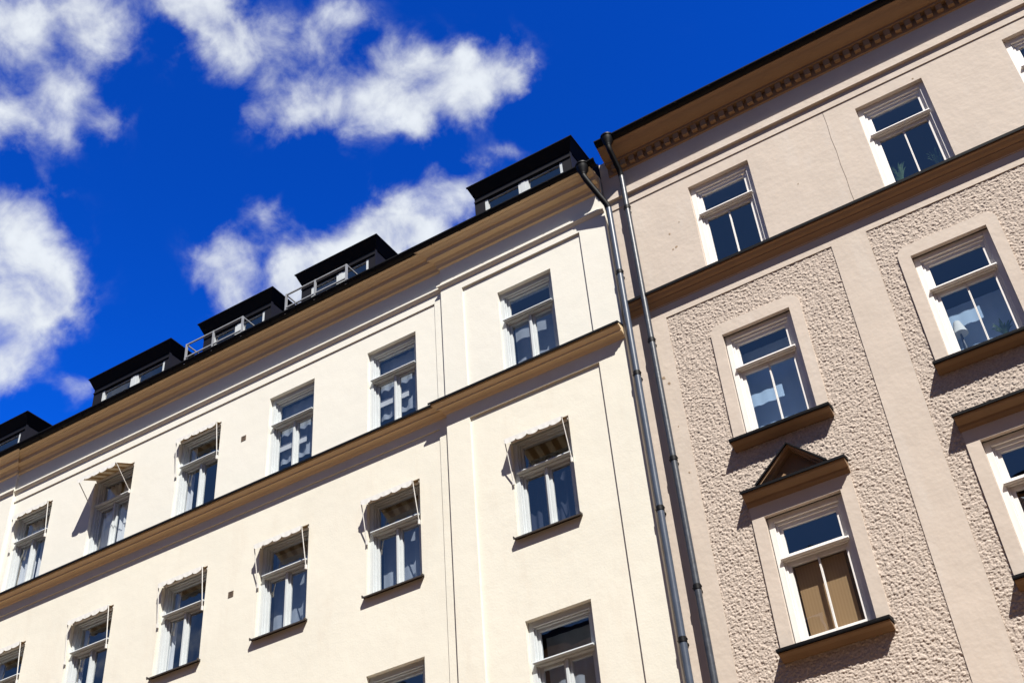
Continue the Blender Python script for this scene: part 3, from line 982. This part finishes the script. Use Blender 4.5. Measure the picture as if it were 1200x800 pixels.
up = 'in the upper row'
lo_ = 'in the row below the belt course'
awning(R1[0], HEAD1, 0, 0.10, 0.06, 'closed awning over the leftmost upper window of the cream building')
awning(R1[1], HEAD1, 0, 0.44, 0.24, 'striped awning folded far out over a curtained window, casting a big shadow', arm_z=-0.66)
awning(R1[2], HEAD1, 0, 0.11, 0.06, 'closed white awning left of the upper small square vent')
awning(R1[0], HEAD2, 0, 0.10, 0.05, 'closed awning at the far left edge of the row below the belt')
awning(R1[1], HEAD2, 0, 0.10, 0.05, 'closed awning second from left in the row below the belt')
awning(R1[2], HEAD2, 0, 0.11, 0.06, 'closed awning just left of the lower small square vent')
awning(R1[3], HEAD2, 0, 0.17, 0.12, 'slightly open awning just right of the lower small square vent')
awning(R1[4], HEAD2, 0, 0.18, 0.13, 'slightly open awning left of the projecting bay of the cream building')
awning(RX, RH2, 0.040, 0.20, 0.14, 'slightly open awning on the projecting bay beside the downpipes')


# ================================================================== roof railings
def railing(x0, x1, label):
    t = thing('roof_railing', ((x0 + x1) / 2, 0.42, 15.70), label, 'railing', 'steel railings before the dormer windows')
    zt, zb, of = 16.19, 15.86, 0.43
    xm = (x0 + x1) / 2 - 0.02
    for x in (x0, xm, x1):
        b = MB(); b.box(x - 0.016, x + 0.016, of - 0.02, of + 0.02, 15.68, zt); b.build('post', M['galv'], t)
    b = MB(); b.box(x0 + 0.0185, x1 - 0.0185, of - 0.015, of + 0.015, zt - 0.024, zt - 0.001); b.build('top_rail', M['galv'], t)
    b = MB(); b.box(x0 + 0.0185, xm - 0.0185, of - 0.015, of + 0.015, zb - 0.024, zb); b.box(xm + 0.0185, x1 - 0.0185, of - 0.015, of + 0.015, zb - 0.024, zb); b.build('bottom_rail', M['galv'], t)
    for x in (x0, x1):
        for z in (zt, zb):
            b = MB(); b.bar((x, of - 0.021, z - 0.015), (x, 0.001, z - 0.015), 0.022)
            b.build('side_rail', M['galv'], t)
    b = MB(); b.box(x0 + 0.02, x1 - 0.02, of - 0.032, of - 0.024, 15.70, zb - 0.04); b.build('toe_sheet', M['galv'], t)


railing(-12.08, -10.64, 'galvanised railing before the right one of the two railed dormers')
railing(-14.62, -13.17, 'galvanised railing before the left one of the two railed dormers')

# ================================================================== vents
for (cx, cz, lab) in ((-13.30, 13.578, 'small square vent in the upper wall of the cream building'), (-13.305, 10.37, 'small square vent lower down, between two awnings')):
    t = thing('wall_vent', (cx, 0, cz), lab, 'vent', 'square vents in the cream wall')
    b = MB(); ring(b, cx - 0.056, cx + 0.056, cz - 0.05, cz + 0.05, 0.010, 0.0, 0.010); b.build('frame', M['grille'], t)
    b = MB(); b.box(cx - 0.046, cx + 0.046, 0.0, 0.002, cz - 0.04, cz + 0.04)
    for k in range(5):
        b.box(cx - 0.045, cx + 0.045, 0.002, 0.006, cz - 0.036 + k * 0.016, cz - 0.028 + k * 0.016)
    b.build('grille', M['grille'], t)


# ================================================================== what stands behind the panes
def curtain(x0, x1, z0, z1, o, folds, mat, label, amp=0.03, group=None, slant=0.0):
    n = folds * 8; b = MB(); rows = 6; pts = []; fs = []
    ph = random.random() * 6
    for j in range(rows + 1):
        for i in range(n + 1):
            u = i / n; v = j / rows
            x = x0 + (x1 - x0) * u + slant * (1 - v) * (u - 0.5)
            pts.append((x, o + amp * (0.6 + 0.4 * (1 - v)) * math.sin(u * folds * 2 * math.pi + ph + 0.6 * math.sin(3 * v + u * 4)), z0 + (z1 - z0) * v))
    for j in range(rows):
        for i in range(n):
            a = j * (n + 1) + i
            fs.append((a, a + 1, a + n + 2, a + n + 1))
    b.add(pts, fs)
    return tag(b.build('curtain', mat, None, smooth=True), label, 'curtain', group)


CG = 'curtains behind the windows'
h1b, h1t = HEAD1 - WH + 0.05, HEAD1 - 0.12
h2b, h2t = HEAD2 - WH + 0.05, HEAD2 - 0.12
L_, R_ = -WW / 2 + 0.08, WW / 2 - 0.08
curtain(R1[0] + L_, R1[0] + 0.02, h1b, h1t, -0.27, 4, M['curtain'], 'left white curtain behind the leftmost upper window', group=CG)
curtain(R1[0] + 0.08, R1[0] + R_, h1b, h1t, -0.27, 4, M['curtain'], 'right white curtain behind the leftmost upper window', group=CG)
curtain(R1[1] + L_, R1[1] - 0.02, h1b, h1t, -0.25, 4, M['curtain'], 'bright left curtain behind the window with the wide open awning', group=CG)
curtain(R1[1] + 0.03, R1[1] + R_, h1b, h1t, -0.25, 4, M['curtain'], 'bright right curtain behind the window with the wide open awning', group=CG)
curtain(R1[3] + L_, R1[3] + R_, HEAD1 - 1.38, h1t, -0.30, 5, M['sheer'], 'grey blue curtain ending above the sill, right of the upper vent', 0.012, CG)
curtain(R1[4] + L_, R1[4] + R_, HEAD1 - 1.38, h1t, -0.30, 5, M['sheer'], 'grey blue curtain in the upper window beside the projecting bay', 0.012, CG)
curtain(R1[3] + L_, R1[3] + R_, h2b, h2t, -0.35, 5, M['sheer'], 'grey blue sheet for the pane reflection, under the awning right of the lower vent', 0.005, CG)  # this sheet and the next stand in for grey reflections in the panes
curtain(R1[4] + L_, R1[4] + R_, h2b, h2t, -0.35, 5, M['sheer'], 'grey blue sheet for the pane reflection, under the awning left of the projecting bay', 0.005, CG)
curtain(RX + L_, RX + R_, RH2 - WH + 0.05, RH2 - 0.7, -0.30, 7, M['navycloth'], 'dark blue curtain under the awning on the projecting bay', 0.02, CG)
curtain(RX + L_, RX + R_, RH1 - 1.35, RH1 - 0.35, -0.33, 3, M['sheer'], 'grey blue curtain in the topmost window of the projecting bay', 0.008, CG)
curtain(RX + L_, RX + R_, RH3 - WH + 0.05, RH3 - 0.12, -0.40, 4, M['sheer'], 'grey curtain in the lowest window of the projecting bay', 0.01, CG)
for (cx, hd) in ((R1[2], HEAD1), (R1[0], HEAD2), (R1[1], HEAD2), (R1[2], HEAD2)):
    nm = {(R1[2], HEAD1): 'narrow pale curtain drawn aside, window left of the upper vent', (R1[0], HEAD2): 'narrow pale curtain in the far left window below the belt',
          (R1[1], HEAD2): 'narrow pale curtain in the second window below the belt', (R1[2], HEAD2): 'narrow pale curtain in the window left of the lower vent'}[(cx, hd)]
    curtain(cx + L_, cx - 0.30, hd - WH + 0.05, hd - 0.12, -0.26, 2, M['curtain'], nm, 0.02, CG)
for (cx, lab) in ((R1[3], 'white strip drawn as a sunlit patch, upper window right of the vent'), (R1[4], 'white strip drawn as a sunlit patch, upper window beside the projecting bay')):
    b = MB(); b.run([(-0.235, HEAD1 - 1.14), (-0.225, HEAD1 - 1.14), (-0.225, HEAD1 - 1.0), (-0.235, HEAD1 - 1.0)], cx - 0.42, cx + 0.20)  # added strip, stands in for sunlight falling on the curtain
    tag(b.build('sun_patch_strip', M['curtain']), lab, 'strip', 'strips drawn as sunlit patches inside upper windows')

# beige building
curtain(BC[0] + L_, BC[0] + R_, 9.66, 11.32, -0.46, 5, M['pale'], 'curtain tinted with the blue pane reflection, window above the gable', 0.004, CG)
curtain(BC[1] + L_, BC[1] + R_, 9.66, 10.70, -0.46, 5, M['pale'], 'curtain tinted with the blue pane reflection, window with the table lamp', 0.004, CG)
t = thing('table_lamp', (BC[1] - 0.30, -0.26, 9.66), 'table lamp with a pale cone shade on a window sill', 'lamp')
lx = BC[1] - 0.30
b = MB(); b.tube([(lx, -0.26, 10.10), (lx, -0.26, 10.30)], [0.10, 0.045], 20); b.build('lamp_shade', M['lampshade'], t, smooth=True)
b = MB(); b.tube([(lx, -0.26, 9.70), (lx, -0.26, 9.85), (lx, -0.26, 9.95), (lx, -0.26, 10.099)], [0.02, 0.032, 0.02, 0.012], 12); b.build('stem', M['lampfoot'], t, smooth=True)
b = MB(); b.tube([(lx, -0.26, 9.66), (lx, -0.26, 9.699)], [0.07, 0.05], 16); b.build('foot', M['lampfoot'], t, smooth=True)


def plant(cx, o, z, hgt, spread, label, n=26):
    t = thing('potted_plant', (cx, o, z), label, 'plant', 'potted plants on window sills')
    b = MB(); b.tube([(cx, o, z), (cx, o, z + 0.13)], [0.055, 0.075], 14); b.build('pot', M['pot'], t, smooth=True)
    b = MB()
    for k in range(n):
        a = random.random() * 6.283; sp = spread * (0.4 + 0.6 * random.random()); hh = hgt * (0.6 + 0.4 * random.random())
        prev = None
        for j in range(6):
            s = j / 5
            c = Vector((cx + math.cos(a) * sp * s, o + math.sin(a) * 0.08 * s, z + 0.13 + hh * (s * 1.6 - 0.75 * s * s)))
            wd = 0.012 * math.sin(math.pi * (0.15 + 0.85 * s)) + 0.001
            q = [(c.x - math.sin(a) * wd - 0.3 * wd, c.y, c.z + wd), (c.x + math.sin(a) * wd + 0.3 * wd, c.y, c.z - wd)]
            if prev:
                b.quad(prev[0], prev[1], q[1], q[0])
            prev = q
    b.build('leaves', M['leaf'], t)


plant(BC[1] + 0.22, -0.27, 9.66, 0.34, 0.16, 'grassy green plant inside, right of the lamp')
plant(BC[1] - 0.30, -0.27, 12.80, 0.55, 0.16, 'green plant at the left pane of the upper window')
plant(BC[1] + 0.28, -0.27, 12.80, 0.50, 0.14, 'green plant at the right pane of the upper window')
b = MB()
b.quad((BC[0] - 0.36, -0.24, 6.55), (BC[0] + 0.30, -0.24, 6.55), (BC[0] + 0.30, -0.24, 7.62), (BC[0] - 0.36, -0.24, 7.62))
t = tag(b.build('roller_blind', M['blind']), 'tan bamboo blind in the window under the gable', 'blind')
b = MB(); b.tube([(BC[0] - 0.38, -0.245, 6.55), (BC[0] + 0.31, -0.245, 6.55)], 0.012, 8); b.build('bottom_rod', M['blind'], t)
curtain(BC[1] + L_, BC[1] + 0.1, BHEAD3 - BH + 0.05, BHEAD3 - 0.75, -0.28, 4, M['sheer'], 'grey curtain in the window at the right edge below the hood', 0.02, CG)
